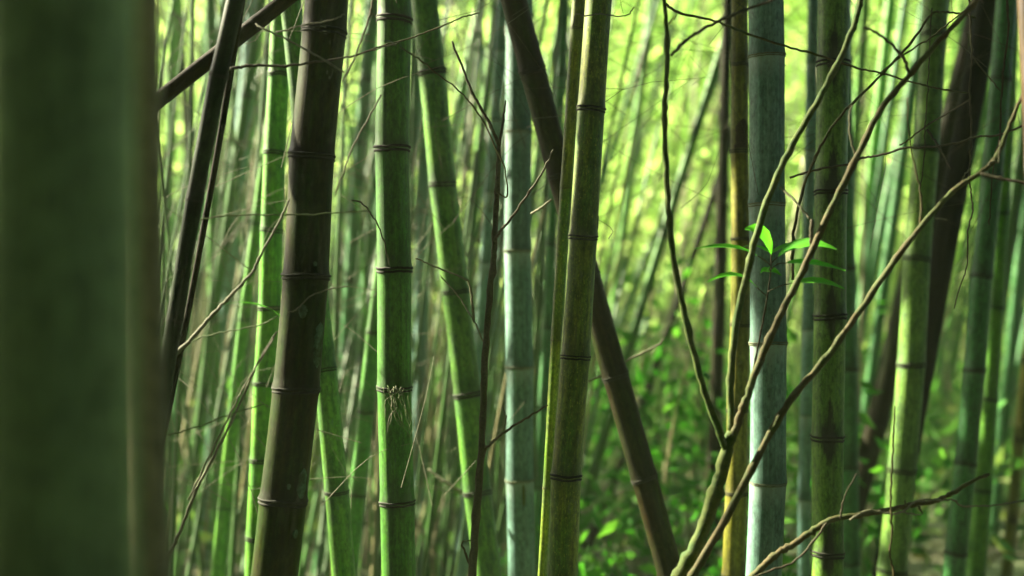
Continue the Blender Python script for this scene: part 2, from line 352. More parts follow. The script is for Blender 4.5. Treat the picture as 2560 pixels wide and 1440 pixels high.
C('C', 'bright green bamboo culm with lit left edge, left of the thick brown culm', [(75, 677, 727), (185, 672, 720), (380, 659, 718), (480, 652, 714), (575, 648, 710), (770, 637, 698), (960, 632, 690), (1150, 623, 682), (1345, 619, 676)], 4.05, [-10, 185, 380, 575, 770, 960, 1150, 1345], 'green', group=G1)
C('D', 'slender mottled green bamboo culm showing on both sides of the thick brown culm', [(13, 700, 756), (283, 725, 779), (725, 762, 817), (923, 790, 845), (1227, 806, 872), (1440, 830, 890)], 3.75, [0, 305, 613, 922, 1230], 'edgegreen', group=G1)
C('F', 'thick dark brown bamboo culm with pale lichen spots, widest of the sharp culms', [(13, 761, 869), (78, 756, 867), (390, 730, 846), (690, 705, 822), (972, 678, 796), (1250, 649, 769), (1440, 634, 753)], 3.1, [78, 390, 690, 972, 1250], 'brown', group=G1, sides=32)
C('G', 'straight dark green bamboo culm with a tuft of fine roots on a node', [(13, 939, 1027), (370, 940, 1025), (672, 936, 1024), (970, 943, 1029), (1255, 947, 1034), (1440, 950, 1038)], 3.45, [48, 370, 672, 970, 1255], 'dgreen', group=G1, sides=28)
C('H', 'mottled green bamboo culm leaning left with a brilliant yellow lit left edge', [(13, 1027, 1097), (180, 1042, 1112), (460, 1075, 1142), (728, 1103, 1174), (985, 1133, 1202), (1230, 1158, 1231), (1440, 1190, 1258)], 4.2, [180, 460, 728, 985, 1230], 'edgegreen', group=G1, sides=28)
C('I', 'blue grey waxy bamboo culm behind the top of the dark leaning pole', [(13, 1262, 1328), (330, 1265, 1333), (627, 1262, 1330), (917, 1267, 1335), (1200, 1264, 1335), (1440, 1271, 1340)], 4.3, [40, 330, 627, 917, 1200], 'bluegrey', ring='ringpale', group=G1, sides=28)
C('J', 'dead dark brown bamboo pole leaning steeply behind the olive pair of culms', [(13, 1251, 1322), (183, 1297, 1366), (317, 1338, 1405), (640, 1421, 1488), (890, 1489, 1558), (973, 1510, 1580), (1190, 1571, 1642), (1393, 1631, 1700)], 3.85, [-80, 175, 437, 690, 940, 1195, 1435], 'leanbrown', ring='ring', group='fallen dead poles', sides=28)
C('K', 'slender olive bamboo culm touching the left side of the thicker olive culm', [(13, 1427, 1463), (275, 1411, 1446), (470, 1401, 1430), (850, 1379, 1406), (1220, 1356, 1379), (1440, 1344, 1367)], 3.42, [70, 470, 850, 1220], 'olive', ring='ringmid', group=G1)
C('L', 'tall olive green bamboo culm with moss flecks, sharp, crossing the leaning dark pole', [(13, 1463, 1531), (272, 1447, 1518), (480, 1431, 1501), (592, 1421, 1492), (892, 1405, 1478), (1190, 1380, 1455), (1440, 1367, 1447)], 3.3, [-40, 272, 592, 892, 1190], 'olive', group=G1, sides=28)
C('Y', 'yellow brown bamboo culm with a dark pointed sheath, left of the pale blue culm', [(13, 1829, 1871), (160, 1831, 1873), (378, 1829, 1876), (597, 1826, 1876), (1025, 1821, 1870), (1233, 1812, 1867), (1440, 1804, 1863)], 3.95, [160, 378, 597, 812, 1025, 1233, 1438], 'yellow', group=G1)
C('Z', 'thick pale blue grey waxy bamboo culm behind the leafy sprout', [(13, 1872, 1959), (140, 1872, 1963), (510, 1876, 1967), (858, 1870, 1963), (1205, 1869, 1962), (1440, 1865, 1954)], 3.5, [140, 510, 858, 1205], 'bluegrey', ring='ringpale', group=G1, sides=32)
C('AA', 'thin blue grey bamboo culm between the pale blue culm and moss stained culm', [(13, 2020, 2044), (450, 2010, 2042), (825, 2001, 2034), (1040, 1998, 2030), (1440, 1995, 2027)], 5.0, [160, 377, 600, 825, 1040, 1250], 'bluegrey', ring='ringpale', group=G2)
C('BB', 'bright green bamboo culm with dark moss stains running down from its nodes', [(13, 2044, 2128), (480, 2039, 2117), (790, 2035, 2113), (1092, 2028, 2110), (1382, 2026, 2107)], 3.6, [157, 480, 790, 1092, 1382], 'stained', group=G1, sides=28)
C('CC', 'smooth teal green bamboo culm half hidden behind the moss stained culm', [(13, 2078, 2128), (480, 2083, 2133), (900, 2092, 2143), (1440, 2100, 2152)], 5.2, [170, 420, 670, 922, 1167, 1407], 'teal', group=G2)
C('EE', 'broad soft green bamboo culm crossing in front of the dark leaning trunk', [(85, 2303, 2367), (370, 2283, 2348), (645, 2265, 2331), (912, 2235, 2307), (1175, 2217, 2290), (1425, 2196, 2268)], 4.5, [85, 370, 645, 912, 1175, 1425], 'moss', group=G1, sides=28)
C('FF', 'dark brown dead trunk leaning right with a lit tan left flank', [(13, 2434, 2490), (240, 2400, 2466), (480, 2350, 2421), (720, 2314, 2378), (960, 2277, 2336), (1440, 2170, 2229)], 5.0, [500, 1130], 'blacktrunk', group='fallen dead poles', sides=28, deg=1)
C('HH', 'soft teal green bamboo culm leaning right, right of the dark leaning trunk', [(13, 2492, 2545), (197, 2477, 2530), (480, 2447, 2500), (690, 2428, 2483), (925, 2407, 2461), (1158, 2386, 2440), (1382, 2362, 2417)], 4.7, [197, 443, 690, 925, 1158, 1382], 'teal', group=G2)
C('II', 'slim plain green bamboo culm overlapped on its left by the soft teal culm', [(13, 2524, 2550), (533, 2492, 2521), (768, 2470, 2507), (998, 2453, 2497), (1225, 2433, 2487), (1440, 2410, 2460)], 5.2, [290, 533, 768, 998, 1225], 'green', group=G2)
C('JJ', 'orange brown blurred stem cut off by the top right edge', [(0, 2543, 2600), (300, 2556, 2613)], 2.6, [-60, 420], 'orange', deg=1, group='out of focus culms close to the camera')
# blurred culms that can be told apart
def Bk(label, edges, d, nodes, mat, deg=2):
    return culm(label, edges, d, nodes, mat, deg=deg, whole=True, sides=14, ztop=6.5, group='blurred culms further back')
Bk('blurred dark green thin culm leaning right in the upper left gap', [(90, 625, 650), (267, 601, 626), (467, 569, 594), (623, 545, 570), (900, 505, 532), (1440, 430, 460)], 6.0, [240, 420, 610, 800, 990, 1180], 'dgreen')
Bk('blurred green culm leaning right just left of the bright green culm', [(200, 680, 702), (480, 632, 658), (680, 617, 647), (913, 582, 614), (1227, 545, 580), (1440, 527, 565)], 5.0, [340, 560, 800, 1040, 1270], 'green')
Bk('blurred teal culm between the thick brown and straight dark green culms', [(33, 912, 948), (200, 897, 931), (580, 869, 904), (947, 842, 876), (1440, 815, 850)], 6.5, [200, 360, 530, 705, 880, 1040, 1200], 'teal')
Bk('narrow dark culm showing right of the straight dark green culm near its top', [(13, 1040, 1062), (233, 1028, 1050), (390, 1020, 1041), (900, 990, 1012), (1440, 965, 985)], 5.5, [180, 388, 590, 790, 1000], 'teal')
N['b5'] = Bk('green culm with lit left side leaning behind the straight dark green culm', [(800, 917, 957), (1030, 896, 938), (1235, 872, 915), (1440, 850, 893)], 4.6, [440, 640, 830, 1030, 1237], 'dgreen', 1)[0]
Bk('blurred olive culm leaning right between the yellow edged culm and the dark sapling', [(13, 1225, 1243), (200, 1205, 1228), (480, 1175, 1205), (700, 1150, 1185), (1000, 1115, 1150), (1440, 1060, 1098)], 6.5, [140, 300, 460, 640, 820, 1000], 'green')
Bk('pale teal culm leaning right behind the dark thin sapling', [(13, 1243, 1268), (125, 1240, 1264), (480, 1207, 1234), (813, 1188, 1220), (1440, 1140, 1172)], 5.5, [125, 300, 480, 655, 830, 1010], 'bluegrey')
Bk('blurred teal culm left of the slender olive culm', [(33, 1394, 1420), (250, 1387, 1413), (610, 1369, 1394), (820, 1350, 1377), (1440, 1318, 1346)], 5.5, [190, 400, 613, 820, 1020, 1220], 'teal')
Bk('blurred dark green culm slanting right of the curved thin branch', [(150, 1787, 1810), (327, 1722, 1746), (603, 1645, 1671), (847, 1567, 1595), (1150, 1478, 1506)], 7.0, [330, 590, 790, 990], 'dgreen')
Bk('dark brown culm directly behind the top of the yellow brown culm', [(13, 1804, 1830), (200, 1806, 1832), (480, 1788, 1822), (900, 1775, 1812), (1440, 1755, 1795)], 6.5, [110, 290, 470, 650], 'leanbrown')
Bk('blurred brown culm slanting down toward the leaning dark pole', [(547, 1752, 1774), (797, 1673, 1695), (957, 1610, 1632), (1440, 1430, 1456)], 8.0, [400, 600, 800, 1000], 'leanbrown')
Bk('blurred olive culm leaning right of the moss stained culm at the top', [(13, 2151, 2176), (200, 2136, 2158), (600, 2108, 2132), (1440, 2050, 2074)], 7.0, [100, 260, 420], 'green')
Bk('brown dead culm slanting up behind the broad soft green culm', [(720, 2250, 2312), (847, 2215, 2275), (980, 2170, 2228), (1120, 2145, 2203), (1230, 2125, 2180)], 6.0, [400, 760, 1060, 1200], 'leanbrown', 1)
Bk('blurred yellow brown culm in the lower right corner', [(960, 2548, 2578), (1440, 2502, 2532)], 7.0, [700, 900, 1100, 1300], 'yellow', 1)
Bk('thin faint grey green culm slanting in the bright gap right of the olive culm', [(200, 1580, 1595), (400, 1510, 1527), (900, 1360, 1380)], 10.0, [100, 230, 360], 'teal', 1)

# pale lichen, sheath and moss marks with their own outline
patch(N['F'], A['F'], 'lichen_patch', 795, 760, 8, 11, 'ellipse', 'lichen')
patch(N['F'], A['F'], 'lichen_patch', 915, 800, 62, 17, 'ellipse', 'lichen')
patch(N['F'], A['F'], 'lichen_patch', 1215, 1200, 18, 5, 'ellipse', 'lichen')
patch(N['F'], A['F'], 'lichen_patch', 1240, 1160, 55, 15, 'ellipse', 'lichen')
patch(N['F'], A['F'], 'lichen_patch', 1335, 1312, 50, 8, 'ellipse', 'lichen')
patch(N['F'], A['F'], 'lichen_patch', 665, 653, 30, 6, 'ellipse', 'lichen')
patch(N['L'], A['L'], 'lichen_patch', 575, 535, 78, 14, 'ellipse', 'lichen')
patch(N['Y'], A['Y'], 'culm_sheath', 376, 298, 15, 66, 'arch', 'sheath', 1.05)
patch(N['I'], A['I'], 'dead_leaf', 1262, 1205, 15, 9, 'ellipse', 'olive', 1.03)

# ------------------------------------------------------------------ branches and twigs
def twig_mesh(name, pts, w0, w1, d0, d1, mat, per=7, knob=0.10, jit=0.9, sides=8, buds=0.0):
    """pts in photograph pixels; widths in pixels; distances in metres at the two ends"""
    P = np.array(pts, float); n = len(P)
    W = np.array([at(x, y, d0 + (d1 - d0) * i / (n - 1)) for i, (x, y) in enumerate(P)])
    W = smooth_path(W, per); m = len(W); f = np.linspace(0, 1, m)
    dd = W[:, 1]; sc = dd / FPX
    W = W + rng.normal(0, 1, (m, 3)) * (jit * sc)[:, None] * np.where((f > 0) & (f < 1), 1, 0)[:, None]
    r = (w0 + (w1 - w0) * f) / 2 * sc * (1 + rng.normal(0, knob * 0.6, m))
    for k in range(per, m - 1, per * 2): r[k] *= 1 + knob * 2.2
    r[-1] *= 0.6
    V, Fc, cp, _ = tube_data(W, np.maximum(r, 0.0004), sides)
    if sides >= 10: V = V + rng.normal(0, 1, V.shape) * (0.045 * np.repeat(r, sides))[:, None]
    V, Fc = list(V), list(Fc)
    return V, Fc, cp
def twig(name, label, cat, pts, w0, w1, d0, d1, mat, group=None, **k):
    V, Fc, cp = twig_mesh(name, pts, w0, w1, d0, d1, mat, **k)
    return tag(mesh_obj(name, V, Fc, M[mat], attrs={'cp': cp}), label, cat, group)
def tpart(root, name, pts, w0, w1, d0, d1, mat, **k):
    V, Fc, cp = twig_mesh(name, pts, w0, w1, d0, d1, mat, **k)
    return part(mesh_obj(name, V, Fc, M[mat], attrs={'cp': cp}), root)

r = thing('forked_sapling', at(1560, 2250, 2.98), 'mossy sapling forking into three long bare limbs at lower right centre', 'sapling')
tpart(r, 'trunk', [(1560, 2250), (1600, 1800), (1655, 1540), (1703, 1440), (1752, 1340), (1790, 1230), (1818, 1125), (1832, 1075)], 50, 29, 2.88, 2.88, 'twigmoss', sides=12, knob=0.10, jit=0.9)
tpart(r, 'limb', [(1816, 1128), (1800, 1085), (1762, 980), (1722, 830), (1690, 680), (1674, 560), (1667, 440), (1662, 300), (1667, 200), (1668, 100), (1662, 13), (1655, -120)], 19, 11, 2.88, 2.76, 'twigmoss', sides=10, knob=0.10, jit=0.9)
tpart(r, 'limb', [(1830, 1080), (1826, 950), (1842, 800), (1875, 650), (1912, 520), (1962, 400), (2040, 260), (2090, 170), (2128, 80), (2150, 13), (2180, -120)], 20, 13, 2.88, 2.90, 'twigmoss', sides=10, knob=0.10, jit=0.9)
tpart(r, 'limb', [(1834, 1085), (1858, 1020), (1886, 940), (1922, 850), (1960, 770), (2010, 670), (2060, 560), (2130, 415), (2200, 278), (2280, 180), (2350, 100), (2430, 13), (2540, -120)], 20, 13, 2.87, 2.78, 'twigbrown', sides=10, knob=0.10, jit=0.9)
tpart(r, 'side_branch', [(1677, 140), (1712, 104), (1760, 72), (1830, 38), (1895, 13), (1990, -25)], 9, 7, 2.76, 2.73, 'twigdark')
tpart(r, 'side_branch', [(2272, 184), (2256, 142), (2222, 104), (2190, 82), (2160, 68)], 9, 6, 2.80, 2.76, 'twigdark')
tpart(r, 'side_branch', [(2028, 625), (2029, 590), (2029, 548)], 10, 9, 2.84, 2.83, 'twigdark')
tpart(r, 'side_branch', [(2140, 392), (2125, 340), (2124, 290), (2130, 262)], 6, 3, 2.83, 2.83, 'twigpale')
tpart(r, 'side_branch', [(1950, 468), (1985, 500), (2026, 550)], 7, 5, 2.88, 2.84, 'twigpale')
tpart(r, 'side_branch', [(1672, 60), (1684, 45), (1695, 28)], 5, 3, 2.76, 2.76, 'twigmoss')

r = thing('long_branch', at(1640, 2300, 2.87), 'long bare brown branch rising diagonally from bottom centre to right edge', 'branch')
tpart(r, 'stem', [(1500, 2300), (1620, 1800), (1690, 1530), (1732, 1440), (1812, 1300), (1880, 1172), (1962, 1020), (2062, 900), (2150, 775), (2242, 645), (2300, 570), (2378, 482), (2450, 432), (2492, 390), (2522, 318), (2560, 230), (2640, 60)], 25, 8, 2.87, 2.77, 'twigbrown', sides=10, knob=0.11, jit=0.9)
tpart(r, 'side_branch', [(2452, 434), (2500, 446), (2565, 458), (2680, 490)], 9, 8, 2.79, 2.72, 'twigdark')
tpart(r, 'side_branch', [(2300, 570), (2303, 490), (2290, 430), (2272, 330), (2269, 245)], 7, 3, 2.82, 2.82, 'twigbrown')
tpart(r, 'side_branch', [(2470, 412), (2485, 402), (2496, 404), (2500, 350)], 6, 3, 2.78, 2.77, 'twigpale')
tpart(r, 'side_branch', [(2338, 545), (2352, 546), (2368, 550)], 4, 3, 2.80, 2.79, 'twigpale')

twig('thin_vine', 'thin arching brown vine looping behind the bare limbs at upper right', 'vine', [(1982, 700), (1983, 600), (2003, 490), (2040, 390), (2080, 318), (2123, 267), (2207, 183), (2280, 103), (2327, 37), (2345, 30), (2390, 33), (2440, 45)], 8, 5, 3.28, 3.28, 'twigbrown')
twig('thin_twig', 'long reddish twig sloping down across the upper right between limbs', 'twig', [(1665, 10), (1700, 33), (1787, 53), (1867, 83), (1980, 120), (2047, 138), (2143, 170), (2207, 183), (2263, 202), (2313, 212), (2363, 225), (2420, 232)], 7, 4, 3.12, 3.12, 'twigbrown')
twig('thin_twig', 'short twig parallel above the thickest bare limb at top right', 'twig', [(2420, 20), (2373, 57), (2330, 92), (2270, 130), (2190, 190)], 4, 4, 3.1, 3.1, 'twigbrown')
twig('thin_twig', 'wavy grey twig running nearly level across the right third', 'twig', [(1975, 444), (2047, 423), (2123, 410), (2157, 395), (2207, 387), (2263, 370), (2313, 368), (2390, 358), (2437, 342), (2493, 338), (2575, 308)], 6, 5, 3.35, 3.0, 'twigdark')
twig('thin_twig', 'zigzag twig rising toward the hanging vine beside the dark trunk', 'twig', [(2250, 362), (2267, 353), (2313, 317), (2380, 277), (2425, 248)], 4, 4, 3.3, 3.1, 'twigdark')
twig('thin_twig', 'short dark broken twig slanting down over the broad green culm', 'twig', [(2318, 325), (2340, 355), (2360, 390), (2377, 423)], 7, 4, 3.2, 3.15, 'twigdark')
r = thing('hanging_vine', at(2425, -150, 3.1), 'fine knotted dark vine hanging straight down in front of the dark trunk', 'vine')
tpart(r, 'strand', [(2420, -150), (2424, 15), (2430, 140), (2424, 240), (2428, 340), (2424, 430), (2427, 480), (2432, 520), (2420, 580), (2417, 663), (2397, 727), (2385, 773)], 6, 3, 3.1, 3.15, 'twigdark')
tpart(r, 'side_branch', [(2430, 142), (2462, 180), (2502, 228)], 4, 3, 3.1, 3.1, 'twigdark')
tpart(r, 'side_branch', [(2425, 420), (2410, 440), (2404, 452)], 4, 3, 3.1, 3.1, 'twigpale')
twig('hanging_vine', 'dark hanging vine over the soft teal culm at the right edge', 'vine', [(2515, -120), (2518, 20), (2520, 90), (2505, 200), (2501, 330), (2485, 400), (2478, 490), (2473, 563)], 7, 3, 3.3, 3.4, 'twigdark')
twig('thin_vine', 'pale thread of vine hanging beside the zigzag twig', 'vine', [(2330, 20), (2322, 150), (2318, 250), (2312, 330), (2310, 400), (2300, 470)], 3, 3, 3.4, 3.4, 'twigdark')

r = thing('twisted_branch', at(1640, 1700, 2.95), 'brown broken branch wrapped by a thin vine in the lower right', 'branch')
tpart(r, 'stem', [(1640, 1700), (1790, 1540), (1885, 1440), (1935, 1390), (1982, 1361), (2030, 1328), (2083, 1298), (2147, 1288), (2223, 1275), (2280, 1262), (2333, 1255), (2373, 1237), (2430, 1203), (2474, 1185)], 20, 9, 2.95, 2.9, 'twigbrown', sides=10, knob=0.12)
tpart(r, 'vine', [(2125, 1300), (2150, 1284), (2170, 1276), (2200, 1280), (2232, 1285), (2262, 1276), (2285, 1256), (2310, 1249), (2350, 1250), (2385, 1250), (2400, 1262), (2420, 1266), (2480, 1263), (2560, 1252), (2660, 1235)], 6, 4, 2.9, 2.86, 'twigpale')
tpart(r, 'side_branch', [(2100, 1297), (2106, 1262), (2116, 1230), (2143, 1183)], 5, 3, 2.92, 2.9, 'twigdark')
tpart(r, 'side_branch', [(2067, 1308), (2032, 1357), (1985, 1405), (1930, 1425), (1880, 1445)], 6, 5, 2.92, 2.9, 'twigdark')
tpart(r, 'side_branch', [(2227, 1276), (2227, 1240), (2230, 1177), (2234, 1090), (2237, 1015)], 6, 4, 2.88, 2.88, 'twigbrown')
tpart(r, 'side_branch', [(2227, 1276), (2230, 1330), (2225, 1387), (2234, 1430), (2238, 1500)], 6, 5, 2.88, 2.88, 'twigbrown')
tpart(r, 'thorn', [(2296, 1265), (2302, 1277), (2307, 1286)], 7, 2, 2.9, 2.88, 'twigbrown')
tpart(r, 'thorn', [(2255, 1280), (2280, 1286), (2304, 1287)], 4, 3, 2.9, 2.88, 'twigpale')
tpart(r, 'thorn', [(2265, 1262), (2262, 1256), (2263, 1250)], 5, 2, 2.9, 2.88, 'twigbrown')

r = thing('thin_sapling', at(1150, 2180, 3.35), 'thin dark leafless sapling standing between the yellow edged and blue grey culms', 'sapling')
tpart(r, 'stem', [(1140, 2180), (1165, 1700), (1180, 1440), (1191, 1290), (1204, 1127), (1210, 960), (1214, 857), (1230, 680), (1237, 597), (1242, 480), (1248, 362)], 24, 12, 3.35, 3.3, 'twigdark', sides=10)
tpart(r, 'side_branch', [(1248, 362), (1227, 317), (1205, 275), (1180, 230), (1150, 155), (1130, 103)], 9, 5, 3.3, 3.25, 'twigdark')
tpart(r, 'side_branch', [(1247, 370), (1258, 300), (1264, 250)], 8, 4, 3.3, 3.3, 'twigdark')
tpart(r, 'side_branch', [(1237, 600), (1250, 578), (1272, 553), (1323, 480), (1355, 432), (1384, 373)], 8, 4, 3.3, 3.2, 'twigdark')
tpart(r, 'side_branch', [(1208, 1130), (1228, 1108), (1257, 1083), (1303, 1053), (1370, 1013)], 8, 5, 3.33, 3.25, 'twigdark')
tpart(r, 'side_branch', [(1260, 1080), (1264, 1045), (1257, 1012)], 5, 4, 3.32, 3.32, 'twigpale')
tpart(r, 'side_branch', [(1212, 860), (1185, 803), (1145, 740), (1100, 688)], 4, 3, 3.33, 3.3, 'twigpale')
tpart(r, 'side_branch', [(1185, 803), (1181, 755), (1174, 712), (1162, 698), (1112, 676), (1062, 656), (1038, 645)], 7, 3, 3.33, 3.2, 'twigpale')
tpart(r, 'side_branch', [(1178, 1424), (1164, 1385), (1155, 1357), (1185, 1349)], 7, 3, 3.35, 3.33, 'twigdark')
tpart(r, 'side_branch', [(1242, 480), (1268, 490), (1262, 420), (1250, 393), (1213, 313), (1183, 267), (1147, 227), (1087, 180), (1047, 147), (1000, 118)], 4, 4, 3.3, 3.1, 'twigbrown')

TW = 'dead twigs caught among the left culms'
twig('dead_twig', 'pale whitish dead twig rising diagonally left of the thick brown culm', 'twig', [(405, 915), (463, 863), (527, 793), (567, 750), (630, 683), (647, 647), (703, 543), (723, 498)], 11, 5, 2.9, 2.9, 'twigpale', TW)
twig('dead_twig', 'long bent pale twig in the bottom left corner', 'twig', [(405, 1440), (423, 1387), (450, 1330), (490, 1227), (533, 1143), (580, 1053), (620, 960), (643, 913), (695, 827)], 10, 4, 2.95, 2.9, 'twigpale', TW)
twig('dead_twig', 'second thin twig running close beside the bent pale twig', 'twig', [(470, 1250), (533, 1120), (578, 1030), (600, 985), (628, 935), (690, 830)], 5, 3, 2.93, 2.88, 'twigpale', TW)
twig('thin_twig', 'thin level green twig crossing in front of the thick brown culm', 'twig', [(500, 550), (560, 540), (640, 537), (720, 538), (830, 533), (918, 527)], 4, 3, 2.9, 2.95, 'twiggreen', TW)
twig('thin_twig', 'thin arching twig drooping onto the straight dark green culm', 'twig', [(880, 501), (905, 508), (928, 535), (945, 562), (962, 610), (974, 665)], 4, 3, 3.1, 3.3, 'twigdark', TW)
twig('thin_twig', 'dark twig running level across the upper part of the thick brown culm', 'twig', [(575, 172), (605, 166), (640, 163), (713, 165), (800, 153), (880, 140), (960, 117), (1000, 108)], 9, 3, 2.95, 2.9, 'twigdark', TW)
twig('thin_twig', 'straight olive twig sloping down over the top of the thick brown culm', 'twig', [(640, 60), (660, 72), (753, 117), (862, 182)], 4, 5, 2.95, 2.9, 'twigpale', TW)
twig('thin_twig', 'pale straight twig right of the thick brown culm at the top edge', 'twig', [(935, -20), (925, 35), (893, 130), (856, 205)], 7, 4, 2.9, 2.9, 'twigpale', TW)
twig('thin_twig', 'pale twig slanting toward the middle of the thick brown culm', 'twig', [(953, 237), (893, 347), (865, 410), (838, 490)], 4, 4, 2.95, 2.9, 'twigpale', TW)
twig('thin_twig', 'fine twig rising right over the top of the thick brown culm', 'twig', [(690, 82), (760, 63), (827, 50), (862, 36)], 4, 3, 2.9, 2.9, 'twigpale', TW)
twig('thin_twig', 'curved brown twig crossing the tops of two green culms', 'twig', [(890, 140), (960, 113), (1027, 95), (1100, 67), (1160, 42), (1198, 32)], 4, 4, 3.2, 3.3, 'twigbrown', TW)
twig('thin_twig', 'fine drooping twig in the lower left beside the pale dead twig', 'twig', [(465, 865), (500, 845), (560, 830), (650, 812), (695, 790)], 3, 3, 2.95, 2.9, 'twiggreen', TW)
twig('thin_twig', 'fine straight twig near the bottom left, nearly level', 'twig', [(420, 1088), (490, 1068), (570, 1038), (660, 1010)], 4, 3, 2.95, 2.9, 'twiggreen', TW)
twig('thin_twig', 'short pale broken twig right of the blue grey culm', 'twig', [(1328, 534), (1355, 517), (1381, 498)], 6, 5, 3.5, 3.45, 'twigpale')
twig('thin_twig', 'pale bent twig passing behind the leaning dark pole', 'twig', [(1470, 955), (1500, 940), (1563, 903), (1610, 882), (1650, 860), (1656, 848)], 6, 5, 3.99, 3.99, 'twigpale')
twig('thin_twig', 'wispy pale twig across the top of the olive culm', 'twig', [(1432, 66), (1440, 36), (1466, 40), (1500, 35), (1562, 40), (1586, 18)], 4, 3, 3.2, 3.2, 'twigpale')
twig('thin_twig', 'fine curved tendril in front of the middle of the brown culm', 'twig', [(720, 780), (740, 774), (775, 742), (825, 722), (870, 716)], 3, 3, 2.98, 2.98, 'twigpale', TW)
twig('thin_twig', 'pale dead stick behind the yellow edged culm near the bottom', 'twig', [(1070, 1175), (1105, 1200), (1160, 1235)], 7, 10, 4.4, 4.35, 'twigpale')

r = thing('root_tuft', at(988, 968, 3.38), 'tuft of fine hanging roots on a node of the straight dark green culm', 'roots')
for k in range(16):
    x0 = 984 + rng.normal(0, 16); ln = rng.uniform(45, 135); sx = rng.normal(0.08, 0.28)
    q = [(x0, 968 + rng.normal(0, 3))]
    for f in (0.2, 0.45, 0.7, 1.0): q.append((x0 + sx * ln * f + rng.normal(0, 7 * f + 2), 968 + ln * f))
    tpart(r, 'root', q, 1.9, 1.1, 3.392, 3.365, 'twiggreen' if k % 3 else 'twigpale', per=4, sides=5)

# ------------------------------------------------------------------ leaves
def blade(p0, p1, p2, width, nrm, rows=10, fold=0.25, ser=0.06):
    """leaf blade along a quadratic curve p0 p1 p2; nrm is roughly the upper side"""
    V, F, T = [], [], []
    nrm = np.asarray(nrm, float)
    for i in range(rows + 1):
        t = i / rows; p = (1 - t) ** 2 * p0 + 2 * t * (1 - t) * p1 + t * t * p2
        tg = 2 * (1 - t) * (p1 - p0) + 2 * t * (p2 - p1); tg /= np.linalg.norm(tg) + 1e-9
        sd = np.cross(tg, nrm); sd /= np.linalg.norm(sd) + 1e-9; up = np.cross(sd, tg)
        h = width / 2 * (math.sin(math.pi * min(1, t * 0.92 + 0.03) ** 0.72) ** 0.9) * (1 - 0.45 * t * t)
        h *= 1 + ser * (1 if i % 2 else -1); h = max(h, width * 0.012)
        for s in (-1, -0.5, 0, 0.5, 1):
            V.append(p + sd * h * s + up * abs(s) * h * fold + up * (0.04 * h if abs(s) == 0.5 and i % 2 else 0)); T.append(0.35 + 0.5 * (abs(s)) + rng.uniform(-.1, .1))
    for i in range(rows):
        for j in range(4): F.append((i * 5 + j, i * 5 + j + 1, (i + 1) * 5 + j + 1, (i + 1) * 5 + j))
    return V, F, T
r = thing('leafy_sprout', at(1868, 1010, 3.02), 'slender sprout with bright green leaves in front of the pale blue culm', 'plant')
tpart(r, 'stem', [(1868, 1010), (1880, 947), (1897, 857), (1913, 773), (1922, 713), (1927, 667), (1928, 632)], 6, 4, 3.02, 3.00, 'twigdark', jit=0.4)
def sleaf(pet, pts, wpx, nrm, dd=(3.00, 2.98, 2.95)):
    if pet: tpart(r, 'petiole', pet, 3.5, 3, 3.00, dd[0], 'twigdark', jit=0.2, per=4, sides=6)
    p = [np.array(at(x, y, d)) for (x, y), d in zip(pts, dd)]
    V, F, T = blade(p[0], p[1], p[2], wpx / FPX * 3.00, nrm)
    part(mesh_obj('leaf', V, F, M['sproutleaf'], attrs={'tint': T}), r)
sleaf(None, [(1929, 633), (1905, 560), (1862, 573)], 52, (0.50, -0.75, 0.45), (3.00, 2.95, 2.96))
sleaf([(1927, 664), (1908, 648), (1893, 640)], [(1893, 640), (1830, 604), (1737, 622)], 30, (0.05, -0.5, 0.9), (3.00, 2.96, 2.90))
sleaf(None, [(1926, 632), (1880, 602), (1852, 622)], 18, (0.1, -0.4, 1), (3.00, 3.04, 3.10))
sleaf([(1917, 740), (1905, 730), (1892, 718)], [(1892, 718), (1838, 664), (1767, 706)], 30, (0.0, -0.5, 0.9), (3.00, 2.96, 2.92))
sleaf([(1928, 658), (1938, 648), (1948, 640)], [(1946, 640), (2010, 590), (2092, 624)], 50, (0.0, -0.65, 0.8), (3.00, 2.95, 2.92))
sleaf(None, [(1930, 632), (1965, 608), (2010, 600)], 16, (0.1, -0.3, 1), (3.00, 3.04, 3.10))
sleaf([(1926, 675), (1945, 660), (1968, 657)], [(1968, 657), (2030, 650), (2114, 677)], 32, (0.05, -0.6, 0.8), (3.00, 2.96, 2.90))
sleaf([(1919, 730), (1950, 715), (1985, 707)], [(1985, 707), (2050, 694), (2112, 723)], 34, (0.0, -0.6, 0.8), (3.00, 2.96, 2.90))
sleaf(None, [(1922, 680), (1930, 668), (1954, 690)], 22, (0.1, -0.8, 0.6), (3.00, 3.03, 3.00))
sleaf(None, [(1922, 680), (1910, 668), (1902, 682)], 18, (-0.1, -0.8, 0.6), (3.00, 3.03, 3.00))
p = [at(992, 118, 3.1), at(975, 98, 3.08), at(958, 104, 3.06)]
V, F, T = blade(p[0], p[1], p[2], 0.013, (0, -0.7, 0.7))
tag(mesh_obj('curled_leaf', V, F, M['lichen'], attrs={'tint': T}), 'single small silvery leaf at the twig end over the straight dark green culm', 'leaf')
p = [at(700, 790, 3.0), at(640, 745, 2.98), at(560, 760, 2.7)]
V, F, T = blade(p[0], p[1], p[2], 0.015, (0, -0.5, 0.85))
tag(mesh_obj('grass_blade', V, F, M['shrubleaf'], attrs={'tint': T}), 'narrow blurred green leaf pointing left from the thick brown culm', 'leaf')

